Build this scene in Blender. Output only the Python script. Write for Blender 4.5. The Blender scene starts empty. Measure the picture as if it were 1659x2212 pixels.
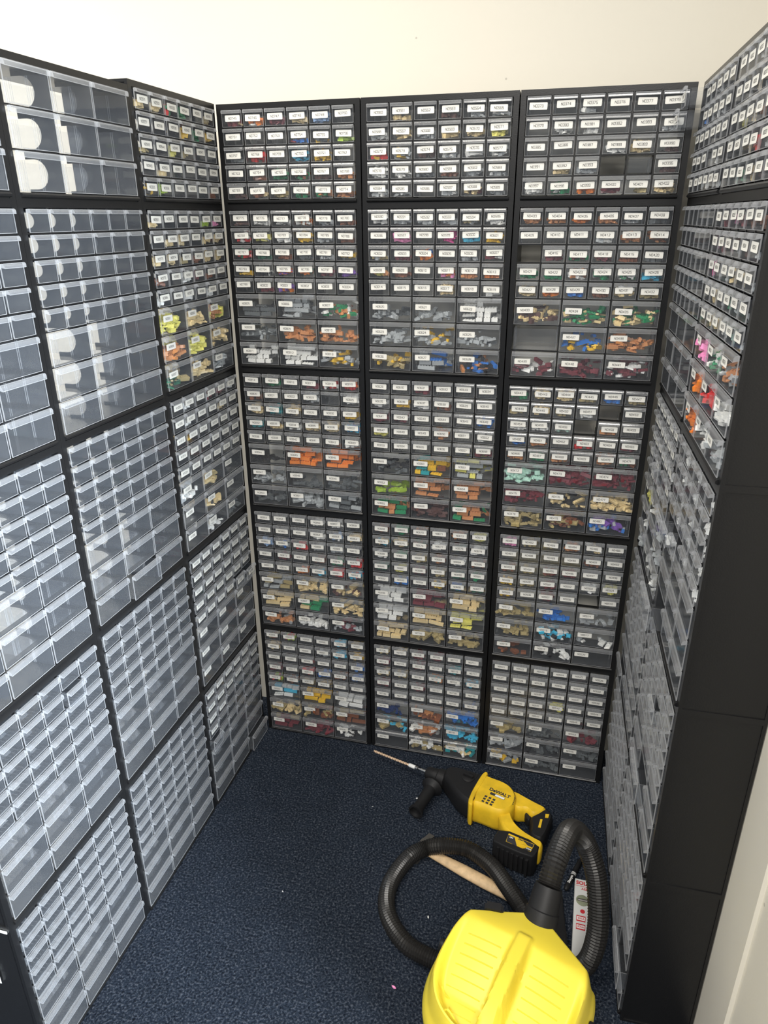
import bpy, math, random
from mathutils import Matrix, Vector
random.seed(11)
scene = bpy.context.scene
COL = scene.collection

# ------------------------------------------------------------------ camera
cam_d = bpy.data.cameras.new('camera'); cam = bpy.data.objects.new('camera', cam_d); COL.objects.link(cam)
_r = Vector((0.96952162, 0.24490754, -0.00693744)); _u = Vector((-0.08807156, 0.37479428, 0.9229153)); _f = Vector((-0.22862903, 0.89417534, -0.38494055))
cam.matrix_world = Matrix(((_r.x, _u.x, -_f.x, 0.91854), (_r.y, _u.y, -_f.y, -1.89144), (_r.z, _u.z, -_f.z, 1.69805), (0, 0, 0, 1)))
cam_d.sensor_fit = 'HORIZONTAL'; cam_d.sensor_width = 36.0; cam_d.lens = 1529.799 / 1659.0 * 36.0
cam_d.clip_start = 0.02; cam_d.clip_end = 50
scene.camera = cam

# ------------------------------------------------------------------ world, lamps, exposure
w = bpy.data.worlds.new('world'); scene.world = w; w.use_nodes = True
bg = w.node_tree.nodes['Background']; bg.inputs[0].default_value = (0.86, 0.92, 1.0, 1); bg.inputs[1].default_value = 0.34
def area(name, loc, size, power, color, target):
    d = bpy.data.lights.new(name, 'AREA'); d.shape = 'RECTANGLE'; d.size, d.size_y = size; d.energy = power; d.color = color
    o = bpy.data.objects.new(name, d); COL.objects.link(o); o.location = loc
    o.rotation_euler = (Vector(target) - Vector(loc)).to_track_quat('-Z', 'Y').to_euler()
    return o
area('ceiling_lamp', (0.05, -1.15, 2.85), (1.2, 0.5), 34, (1.0, 0.95, 0.86), (0.05, -1.15, 0))
area('ceiling_lamp', (-1.6, -1.0, 2.85), (1.2, 0.6), 50, (1.0, 0.95, 0.86), (-1.6, -1.0, 0))
area('ceiling_lamp', (0.9, -3.2, 2.85), (1.4, 0.9), 105, (1.0, 0.96, 0.9), (0.9, -3.2, 0))
win = area('window_daylight', (3.0, -2.55, 1.6), (0.9, 1.4), 46, (0.80, 0.90, 1.0), (-0.15, -0.85, 0.85)); win.data.spread = math.radians(50)
scene.view_settings.view_transform = 'Standard'; scene.view_settings.look = 'None'
scene.view_settings.gamma = 1.0; scene.view_settings.use_curve_mapping = False
scene.view_settings.exposure = 0.28
scene.cycles.transparent_max_bounces = 26
scene.cycles.max_bounces = 3; scene.cycles.diffuse_bounces = 2; scene.cycles.glossy_bounces = 2; scene.cycles.adaptive_threshold = 0.06; scene.cycles.adaptive_min_samples = 16; scene.cycles.caustics_reflective = False; scene.cycles.caustics_refractive = False

# ------------------------------------------------------------------ materials
def nmat(name):
    m = bpy.data.materials.new(name); m.use_nodes = True
    return m, m.node_tree.nodes, m.node_tree.links
def plain(name, col, rough=0.5, metal=0.0, var=0.0, scale=40, bump=0.0, spec=0.5):
    m, N, L = nmat(name); b = N['Principled BSDF']
    b.inputs['Base Color'].default_value = (*col, 1); b.inputs['Roughness'].default_value = rough; b.inputs['Metallic'].default_value = metal
    b.inputs['Specular IOR Level'].default_value = spec
    if var or bump:
        tc = N.new('ShaderNodeTexCoord'); t = N.new('ShaderNodeTexNoise'); t.inputs['Scale'].default_value = scale; t.inputs['Detail'].default_value = 4
        L.new(tc.outputs['Object'], t.inputs['Vector'])
        if var:
            mx = N.new('ShaderNodeMixRGB'); mx.blend_type = 'MULTIPLY'; mx.inputs[0].default_value = 1; mx.inputs[1].default_value = (*col, 1)
            r = N.new('ShaderNodeMapRange'); r.inputs['To Min'].default_value = 1 - var; r.inputs['To Max'].default_value = 1 + var
            L.new(t.outputs[0], r.inputs[0]); L.new(r.outputs[0], mx.inputs[2]); L.new(mx.outputs[0], b.inputs['Base Color'])
        if bump:
            bp = N.new('ShaderNodeBump'); bp.inputs['Strength'].default_value = bump; bp.inputs['Distance'].default_value = 0.002
            L.new(t.outputs[0], bp.inputs['Height']); L.new(bp.outputs[0], b.inputs['Normal'])
    return m
def clear(name, tint, milk, milkcol, rough, edge, base=0.035):
    m, N, L = nmat(name); N.remove(N['Principled BSDF']); out = N['Material Output']
    tr = N.new('ShaderNodeBsdfTransparent'); tr.inputs[0].default_value = (*tint, 1)
    df = N.new('ShaderNodeBsdfDiffuse'); df.inputs[0].default_value = (*milkcol, 1)
    tl = N.new('ShaderNodeBsdfTranslucent'); tl.inputs[0].default_value = (*milkcol, 1)
    dt = N.new('ShaderNodeMixShader'); dt.inputs[0].default_value = 0.45; L.new(df.outputs[0], dt.inputs[1]); L.new(tl.outputs[0], dt.inputs[2])
    a = N.new('ShaderNodeMixShader'); a.inputs[0].default_value = milk; L.new(tr.outputs[0], a.inputs[1]); L.new(dt.outputs[0], a.inputs[2])
    gl = N.new('ShaderNodeBsdfGlossy'); gl.inputs['Roughness'].default_value = rough
    lw = N.new('ShaderNodeLayerWeight'); lw.inputs[0].default_value = 0.5
    pw = N.new('ShaderNodeMath'); pw.operation = 'POWER'; pw.inputs[1].default_value = 4.0; L.new(lw.outputs['Facing'], pw.inputs[0])
    ma = N.new('ShaderNodeMath'); ma.operation = 'MULTIPLY_ADD'; ma.inputs[1].default_value = edge; ma.inputs[2].default_value = base; L.new(pw.outputs[0], ma.inputs[0])
    mx = N.new('ShaderNodeMixShader'); L.new(ma.outputs[0], mx.inputs[0]); L.new(a.outputs[0], mx.inputs[1]); L.new(gl.outputs[0], mx.inputs[2])
    L.new(mx.outputs[0], out.inputs[0])
    return m
M = {}
M['black'] = plain('black_plastic', (0.009, 0.009, 0.0095), 0.33, bump=0.08, scale=350, spec=0.38)
M['clear'] = clear('clear_plastic', (0.962, 0.968, 0.974), 0.072, (0.74, 0.79, 0.87), 0.06, 0.40)
M['edge'] = clear('clear_plastic_thick_edge', (0.93, 0.945, 0.96), 0.22, (0.90, 0.91, 0.93), 0.12, 0.40, 0.05)
M['rim'] = clear('clear_plastic_bright_rim', (0.85, 0.87, 0.90), 0.42, (0.90, 0.91, 0.93), 0.15, 0.3, 0.05)
M['card'] = plain('label_card', (0.80, 0.79, 0.74), 0.45)
M['ink'] = plain('label_ink', (0.03, 0.03, 0.035), 0.6)
M['yellow'] = plain('yellow_moulded_plastic', (0.79, 0.635, 0.055), 0.42, var=0.04, scale=9, bump=0.05)
M['toolyellow'] = plain('worn_tool_yellow', (0.78, 0.50, 0.02), 0.5, var=0.35, scale=26, bump=0.05)
M['rubber'] = plain('black_rubber', (0.012, 0.012, 0.013), 0.52, bump=0.1, scale=200, spec=0.3)
M['hose'] = plain('hose_plastic', (0.018, 0.017, 0.016), 0.36)
M['steel'] = plain('steel', (0.55, 0.55, 0.54), 0.3, 1.0)
M['dsteel'] = plain('dark_steel', (0.20, 0.19, 0.175), 0.45, 0.8, var=0.3, scale=30)
M['bit'] = plain('bronze_bit', (0.66, 0.47, 0.32), 0.45, 0.3, var=0.3, scale=90)
M['wood'] = plain('pale_wood', (0.62, 0.44, 0.25), 0.6, var=0.5, scale=60, bump=0.1)
M['alu'] = plain('white_coated_metal', (0.72, 0.72, 0.70), 0.35, 0.1)
M['red'] = plain('red_print', (0.55, 0.03, 0.04), 0.5)
M['vial'] = plain('vial_green', (0.25, 0.27, 0.18), 0.15)
M['white'] = plain('white_print', (0.85, 0.85, 0.83), 0.5)
BC = dict(w=(.78,.76,.68), k=(.02,.02,.022), g=(.34,.36,.37), G=(.10,.11,.115), r=(.60,.03,.03), R=(.16,.035,.045), b=(.03,.16,.50), B=(.02,.04,.13),
          n=(.02,.22,.09), N=(.02,.10,.06), y=(.72,.44,.03), Y=(.80,.66,.16), t=(.66,.52,.28), T=(.36,.29,.14), o=(.75,.20,.03), O=(.50,.22,.09),
          c=(.19,.07,.035), C=(.09,.045,.04), p=(.75,.24,.45), P=(.60,.07,.28), z=(.06,.42,.62), Z=(.02,.27,.30), l=(.32,.47,.05), v=(.22,.10,.42),
          a=(.40,.62,.52), s=(.28,.42,.66), m=(.55,.60,.55))
BK = list(BC)
for k_, c_ in BC.items(): c_ = tuple(min(0.86, q_ * 1.22) for q_ in c_); M['toy_' + k_] = plain('toy_plastic_' + {'k': 'black', 'w': 'white'}.get(k_, 'tone_%d' % BK.index(k_)), c_, 0.32)
CNAME = dict(w='white', k='black', g='light grey', G='dark grey', r='red', R='dark red', b='blue', B='navy', n='green', N='dark green', y='amber', Y='yellow', t='tan', T='dark tan', o='orange', O='nougat brown', c='brown', C='dark brown', p='pink', P='magenta', z='azure', Z='teal', l='lime', v='purple', a='pale green', s='light blue', m='clear')

def carpet():
    m, N, L = nmat('navy_loop_carpet'); b = N['Principled BSDF']; b.inputs['Roughness'].default_value = 0.95; b.inputs['Specular IOR Level'].default_value = 0.1
    tc = N.new('ShaderNodeTexCoord')
    n1 = N.new('ShaderNodeTexNoise'); n1.inputs['Scale'].default_value = 180; n1.inputs['Detail'].default_value = 2; n1.inputs['Roughness'].default_value = 0.6
    n2 = N.new('ShaderNodeTexNoise'); n2.inputs['Scale'].default_value = 14; n2.inputs['Detail'].default_value = 3
    L.new(tc.outputs['Object'], n1.inputs[0]); L.new(tc.outputs['Object'], n2.inputs[0])
    ra = N.new('ShaderNodeValToRGB'); e = ra.color_ramp.elements
    e[0].position = 0.30; e[0].color = (0.004, 0.006, 0.011, 1); e[1].position = 0.74; e[1].color = (0.080, 0.090, 0.108, 1)
    k = e.new(0.52); k.color = (0.017, 0.0235, 0.036, 1)
    L.new(n1.outputs[0], ra.inputs[0])
    mr = N.new('ShaderNodeMapRange'); mr.inputs['To Min'].default_value = 0.75; mr.inputs['To Max'].default_value = 1.3; L.new(n2.outputs[0], mr.inputs[0])
    mx = N.new('ShaderNodeMixRGB'); mx.blend_type = 'MULTIPLY'; mx.inputs[0].default_value = 1; L.new(ra.outputs[0], mx.inputs[1]); L.new(mr.outputs[0], mx.inputs[2])
    L.new(mx.outputs[0], b.inputs['Base Color'])
    bp = N.new('ShaderNodeBump'); bp.inputs['Strength'].default_value = 0.9; bp.inputs['Distance'].default_value = 0.004; L.new(n1.outputs[0], bp.inputs['Height']); L.new(bp.outputs[0], b.inputs['Normal'])
    return m
M['carpet'] = carpet()
def paint():
    m, N, L = nmat('cream_wall_paint'); b = N['Principled BSDF']; b.inputs['Roughness'].default_value = 0.7
    tc = N.new('ShaderNodeTexCoord'); v = N.new('ShaderNodeTexVoronoi'); v.inputs['Scale'].default_value = 6.5
    nz = N.new('ShaderNodeTexNoise'); nz.inputs['Scale'].default_value = 120; L.new(tc.outputs['Object'], nz.inputs[0])
    L.new(tc.outputs['Object'], v.inputs['Vector'])
    lt = N.new('ShaderNodeMath'); lt.operation = 'LESS_THAN'; lt.inputs[1].default_value = 0.022; L.new(v.outputs['Distance'], lt.inputs[0])
    mx = N.new('ShaderNodeMixRGB'); mx.inputs[1].default_value = (0.78, 0.74, 0.645, 1); mx.inputs[2].default_value = (0.55, 0.52, 0.45, 1); L.new(lt.outputs[0], mx.inputs[0])
    L.new(mx.outputs[0], b.inputs['Base Color'])
    bp = N.new('ShaderNodeBump'); bp.inputs['Strength'].default_value = 0.08; bp.inputs['Distance'].default_value = 0.002; L.new(nz.outputs[0], bp.inputs['Height']); L.new(bp.outputs[0], b.inputs['Normal'])
    return m
M['paint'] = paint()

# ------------------------------------------------------------------ mesh helpers
class MB:
    def __init__(s): s.v = []; s.f = []; s.m = []
    def q(s, pts, mi=0):
        n = len(s.v); s.v += [tuple(p) for p in pts]; s.f.append(tuple(range(n, n + len(pts)))); s.m.append(mi)
    def box(s, a, b, mi=0, mat=None):
        (x0, y0, z0), (x1, y1, z1) = a, b
        P = [(x0, y0, z0), (x1, y0, z0), (x1, y1, z0), (x0, y1, z0), (x0, y0, z1), (x1, y0, z1), (x1, y1, z1), (x0, y1, z1)]
        if mat: P = [tuple(mat @ Vector(p)) for p in P]
        n = len(s.v); s.v += P
        for f in ((0, 3, 2, 1), (4, 5, 6, 7), (0, 1, 5, 4), (1, 2, 6, 5), (2, 3, 7, 6), (3, 0, 4, 7)):
            s.f.append(tuple(n + i for i in f)); s.m.append(mi)
    def loft(s, rings, mi=0, closed=True, caps=True):
        n0 = len(s.v); k = len(rings[0])
        for r in rings: s.v += [tuple(p) for p in r]
        for i in range(len(rings) - 1):
            for j in range(k if closed else k - 1):
                a = n0 + i * k + j; b = n0 + i * k + (j + 1) % k
                s.f.append((a, b, b + k, a + k)); s.m.append(mi)
        if caps:
            s.f.append(tuple(n0 + j for j in reversed(range(k)))); s.m.append(mi)
            s.f.append(tuple(n0 + (len(rings) - 1) * k + j for j in range(k))); s.m.append(mi)
    def rev(s, p0, p1, prof, seg=20, mi=0):            # solid of revolution: prof = [(t along axis in metres, radius)]
        p0, p1 = Vector(p0), Vector(p1); ax = (p1 - p0).normalized(); a = ax.orthogonal().normalized(); b = ax.cross(a)
        s.loft([[p0 + ax * t + (a * math.cos(2 * math.pi * j / seg) + b * math.sin(2 * math.pi * j / seg)) * r for j in range(seg)] for t, r in prof], mi)
    def mesh(s, name, mats, smooth=False):
        me = bpy.data.meshes.new(name); me.from_pydata(s.v, [], s.f)
        for m in mats: me.materials.append(M[m] if isinstance(m, str) else m)
        if any(s.m): me.polygons.foreach_set('material_index', s.m)
        if smooth: me.polygons.foreach_set('use_smooth', [True] * len(s.f))
        me.update(); return me
def fix(me):
    import bmesh
    bm = bmesh.new(); bm.from_mesh(me); bmesh.ops.remove_doubles(bm, verts=bm.verts, dist=1e-6); bmesh.ops.recalc_face_normals(bm, faces=bm.faces); bm.to_mesh(me); bm.free(); return me
def autosmooth(me, ang=40):
    import bmesh
    fix(me); bm = bmesh.new(); bm.from_mesh(me)
    for f in bm.faces: f.smooth = True
    for e in bm.edges:
        if len(e.link_faces) == 2 and e.calc_face_angle(0) > math.radians(ang): e.smooth = False
    bm.to_mesh(me); bm.free(); return me
def ob(name, me, parent=None, loc=(0, 0, 0), rot=(0, 0, 0)):
    o = bpy.data.objects.new(name, me); COL.objects.link(o); o.parent = parent; o.location = loc; o.rotation_euler = rot; return o
def tag(o, label=None, cat=None, group=None, kind=None):
    for k, v in (('label', label), ('category', cat), ('group', group), ('kind', kind)):
        if v: o[k] = v
    return o
def offset(poly, d):                                   # inward offset of a counter-clockwise outline
    n = len(poly); out = []
    for i in range(n):
        p0, p1, p2 = Vector(poly[i - 1]), Vector(poly[i]), Vector(poly[(i + 1) % n])
        e1 = (p1 - p0).normalized(); e2 = (p2 - p1).normalized(); n1 = Vector((-e1.y, e1.x)); n2 = Vector((-e2.y, e2.x))
        b = n1 + n2; b = b / max(b.length_squared, 0.6) * 2 if b.length > 1e-6 else n1
        out.append(p1 + b * d * 0.5 * (1 if True else 0) * 1.0)
    return out
def rounded(poly, it=1):
    for _ in range(it):
        n = len(poly); q = []
        for i in range(n):
            a, b = Vector(poly[i]), Vector(poly[(i + 1) % n]); q += [a.lerp(b, .25), a.lerp(b, .75)]
        poly = q
    return [tuple(p) for p in poly]
def puff(mb, poly, layers, mi=0):                      # stacked inset outlines: a rounded slab with its own thickness
    ar = sum(poly[i - 1][0] * poly[i][1] - poly[i][0] * poly[i - 1][1] for i in range(len(poly)))
    if ar < 0: poly = list(reversed(poly))
    mb.loft([[(p[0], p[1], z) for p in (offset(poly, ins) if ins else [Vector(p) for p in poly])] for z, ins in layers], mi)
_DG = None
def text_ob(name, body, size, parent, loc, rot, mat, bold=0.0, extr=0.0002, align='CENTER', shear=0.0):
    c = bpy.data.curves.new(name, 'FONT'); c.body = body; c.size = size; c.align_x = align; c.align_y = 'CENTER'; c.extrude = extr; c.offset = bold; c.resolution_u = 3; c.shear = shear
    t = bpy.data.objects.new(name + '_source', c); COL.objects.link(t); bpy.context.view_layer.update()
    me = bpy.data.meshes.new_from_object(t.evaluated_get(bpy.context.evaluated_depsgraph_get())); bpy.data.objects.remove(t); bpy.data.curves.remove(c)
    me.materials.clear(); me.materials.append(M[mat]); return ob(name, me, parent, loc, rot)

# ------------------------------------------------------------------ the setting
def slab(name, a, b, mat):
    m = MB(); m.box(a, b); return tag(ob(name, m.mesh(name, [mat])), kind='structure')
slab('floor', (-3.2, -4.2, -0.06), (2.6, 0.28, 0.0), 'carpet')
slab('wall_back', (-3.2, 0.162, 0.0), (1.333, 0.28, 3.3), 'paint')
slab('wall_right', (1.333, -1.38, 0.0), (1.46, 0.28, 3.3), 'paint')
slab('trim_1', (1.325, -0.888, 0.0), (1.333, 0.162, 3.3), 'paint')

# ------------------------------------------------------------------ cabinets
W, D = 0.380, 0.150
H, HH, H9 = 0.4327, 0.2330, 0.2215
SIDE, PS, PL = 0.013, 0.059, 0.118
TYPES = {}
def layout(kind):                                       # rows from the top: (z of the cell floor, cell height, number of columns)
    if kind == 'full': h, top, rows = H, 0.0140, [(0.0424, 6)] * 5 + [(0.0655, 3)] * 3
    elif kind == 'half': h, top, rows = HH, 0.0123, [(0.0421, 6)] * 5
    else: h, top, rows = H9, 0.0120, [(0.0664, 3)] * 3
    z = h - top; out = []
    for p, n in rows: z -= p; out.append((z, p, n))
    return h, top, out
def body_mesh(kind):
    h, top, rows = layout(kind); m = MB(); zb = rows[-1][0]
    for s in (0, 1):                                    # solid cheeks with a raised rim outside, as on the open end panels
        x0, x1 = (0.002, SIDE) if s == 0 else (W - SIDE, W - 0.002)
        m.box((x0, 0, 0), (x1, D, h))
        a, b = (0, 0.002) if s == 0 else (W - 0.002, W)
        m.box((a, 0, 0), (b, 0.007, h)); m.box((a, D - 0.006, 0), (b, D, h)); m.box((a, 0.007, h - 0.006), (b, D - 0.006, h)); m.box((a, 0.007, 0), (b, D - 0.006, 0.006))
    m.box((SIDE, 0, h - top), (W - SIDE, D, h))         # top rail
    m.box((SIDE, 0.002, 0.0), (W - SIDE, D, zb - 0.0004))
    # rounded nose under the lowest drawers
    pr = [(0.002, zb), (-0.003, zb - 0.0006), (-0.0055, zb - 0.0035), (-0.005, zb - 0.0066), (-0.002, zb - 0.0085), (0.002, zb - 0.009)]
    m.loft([[(x, y, z) for y, z in pr] for x in (SIDE - 0.001, W - SIDE + 0.001)], 0)
    for i, (z0, p, n) in enumerate(rows):
        cell = (W - 2 * SIDE) / n
        if i < len(rows) - 1: m.box((SIDE, 0.0015, z0 - 0.0013), (W - SIDE, 0.013, z0 + 0.0013))     # rail between rows
        for c in range(1, n):                           # short partition plate with a round-ended slot towards the open back
            x = SIDE + c * cell; t = 0.0014; mg = 0.008; zl, zh = z0, z0 + p
            r = (p - 2 * mg) / 2; yc = 0.030 + r; zc = (zl + zh) / 2
            arc = [(yc - r * math.cos(math.radians(a)), zc - r * math.sin(math.radians(a))) for a in range(90, -91, -18)]
            yb = 0.062 if n == 6 else 0.074; pts = [(0.0, zl), (yb, zl), (yb, zl + mg)] + arc + [(yb, zh - mg), (yb, zh), (0.0, zh)]
            k = len(pts); b = len(m.v)
            m.v += [(x - t, y, z) for y, z in pts] + [(x + t, y, z) for y, z in pts]
            m.f.append(tuple(b + j for j in reversed(range(k)))); m.m.append(0); m.f.append(tuple(b + k + j for j in range(k))); m.m.append(0)
            for j in range(k): m.f.append((b + j, b + (j + 1) % k, b + k + (j + 1) % k, b + k + j)); m.m.append(0)
    me = m.mesh('cabinet_body_' + kind, ['black']); return me
DD = 0.134
def drawer_mesh(wd, ht, big):
    m = MB(); hs = ht * 0.90; e = 0.0009
    # front plate 2 mm thick: clear faces, bright rim
    m.q([(e, 0, e), (wd - e, 0, e), (wd - e, 0, ht - e), (e, 0, ht - e)], 0)
    for a, b in (((0, 0), (wd, e)), ((0, ht - e), (wd, ht)), ((0, e), (e, ht - e)), ((wd - e, e), (wd, ht - e))):
        m.q([(a[0], 0, a[1]), (b[0], 0, a[1]), (b[0], 0, b[1]), (a[0], 0, b[1])], 1)
    m.q([(0, 0, 0), (0, 0.002, 0), (0, 0.002, ht), (0, 0, ht)], 1); m.q([(wd, 0, 0), (wd, 0.002, 0), (wd, 0.002, ht), (wd, 0, ht)], 1)
    m.q([(0, 0, 0), (wd, 0, 0), (wd, 0.002, 0), (0, 0.002, 0)], 1); m.q([(0, 0, ht), (wd, 0, ht), (wd, 0.002, ht), (0, 0.002, ht)], 1)
    i = 0.0018
    # tub
    m.q([(i, 0.002, i), (i, DD, i), (i, DD, hs), (i, 0.002, hs)], 0); m.q([(wd - i, 0.002, i), (wd - i, DD, i), (wd - i, DD, hs), (wd - i, 0.002, hs)], 0)
    m.q([(i, 0.002, i), (wd - i, 0.002, i), (wd - i, DD, i), (i, DD, i)], 0); m.q([(i, DD, i), (wd - i, DD, i), (wd - i, DD, hs), (i, DD, hs)], 0)
    for x in (i, wd - i):                               # thick rim along the side walls
        m.q([(x - 0.0008, 0.002, hs), (x + 0.0008, 0.002, hs), (x + 0.0008, DD, hs), (x - 0.0008, DD, hs)], 2)
        sgn = 1 if x < wd / 2 else -1
        for y in ((0.044, 0.088) if big else (0.066,)):  # divider slots
            for dy in (-0.002, 0.002):
                m.q([(x, y + dy, i), (x + sgn * 0.0022, y + dy, i), (x + sgn * 0.0022, y + dy, hs), (x, y + dy, hs)], 2)
    if not big:
        for kx in range(1, 6):                          # moulded ribs on the tub floor
            x = wd * kx / 6; m.q([(x - 0.0005, 0.004, i + 0.0006), (x + 0.0005, 0.004, i + 0.0006), (x + 0.0005, DD - 0.004, i + 0.0006), (x - 0.0005, DD - 0.004, i + 0.0006)], 2)
    return m.mesh('drawer_tub', ['clear', 'rim', 'edge'])
def handle_mesh(wd, big):
    m = MB(); hh = 0.0100 if big else 0.0078
    pr = [(0.0012, 0.0), (-0.0030, 0.0005), (-0.0056, -0.0012), (-0.0066, -0.0038), (-0.0068, -hh + 0.0011), (-0.0068, -hh), (-0.0056, -hh)]
    ins = [0.0004, 0.0005, 0.0008, 0.0012, 0.0016, 0.0016, 0.0020]
    A = [(ins[j], y, z) for j, (y, z) in enumerate(pr)]; B = [(wd - ins[j], y, z) for j, (y, z) in enumerate(pr)]
    n0 = len(m.v); m.v += A + B; k = len(pr)
    for j in range(k - 1): m.f.append((n0 + j, n0 + k + j, n0 + k + j + 1, n0 + j + 1)); m.m.append(1 if j >= 4 else 0)
    for base in (n0, n0 + k):                           # closed ends of the pull
        c = len(m.v); q = m.v[base]; m.v.append((q[0], 0.0012, -hh * 0.75)); m.f.append((base, base + 1, base + 2, base + 3, base + 4, base + 5, c)); m.m.append(1)
    return m.mesh('drawer_pull', ['edge', 'rim'])
# stroke font for the printed drawer numbers
SEG = {'a': ((0, 1.6), (1, 1.6)), 'b': ((1, 1.6), (1, .8)), 'c': ((1, .8), (1, 0)), 'd': ((0, 0), (1, 0)), 'e': ((0, 0), (0, .8)), 'f': ((0, .8), (0, 1.6)), 'g': ((0, .8), (1, .8)), 'h': ((0, 1.6), (1, 0)),
       'j': ((1, 1.6), (.35, 0)), 'k': ((.1, 1.25), (.5, 1.6)), 'i': ((.5, 0), (.5, 1.6)), 'm': ((.8, 0), (.8, 1.6)), 'n': ((0, .5), (1, .5)), 'o': ((0, .5), (.75, 1.6)), 'p': ((0, 0), (1, 1.05))}
GL = {'0': 'abcdef', '1': 'ik', '2': 'abpd', '3': 'abgcd', '4': 'mno', '5': 'afgcd', '6': 'afgcde', '7': 'aj', '8': 'abcdefg', '9': 'abgfcd', 'N': 'fehbc'}
CW, CH = 0.0405, 0.0146
def card_mesh(txt):
    m = MB(); t = 0.0004; r = 0.0018; n = 3
    ol = []
    for cx, cz, a0 in ((CW - r, r, -90), (CW - r, CH - r, 0), (r, CH - r, 90), (r, r, 180)):
        ol += [(cx + r * math.cos(math.radians(a0 + 90 * k / n)), cz + r * math.sin(math.radians(a0 + 90 * k / n))) for k in range(n + 1)]
    m.loft([[(x, 0, z) for x, z in ol], [(x, -t, z) for x, z in ol]], 0)
    if txt:
        s = 0.0031; pitch = 0.0046; x0 = CW / 2 - (len(txt) * pitch - (pitch - s)) / 2; z0 = CH / 2 - 0.8 * s; th = 0.00038
        for i, ch in enumerate(txt):
            for g in GL[ch]:
                (ax, az), (bx, bz) = SEG[g]; a = Vector((x0 + i * pitch + ax * s, z0 + az * s)); b = Vector((x0 + i * pitch + bx * s, z0 + bz * s))
                d = (b - a).normalized(); nn = Vector((-d.y, d.x)) * th; a -= d * th; b += d * th
                m.q([(p.x, -t - 0.0001, p.y) for p in (a - nn, b - nn, b + nn, a + nn)], 1)
    return m.mesh('number_card', ['card', 'ink'])
for kd in ('full', 'half', 'nine'): TYPES[kd] = body_mesh(kd)
DM, HM = {}, {}
CELLW = {6: PS, 3: PL}
def dmesh(n, p):
    key = (n, round(p, 4))
    if key not in DM:
        wd = CELLW[n] - 0.0050; ht = p - 0.0042
        DM[key] = (drawer_mesh(wd, ht, n == 3), handle_mesh(wd, n == 3), wd, ht)
    return DM[key]

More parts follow.
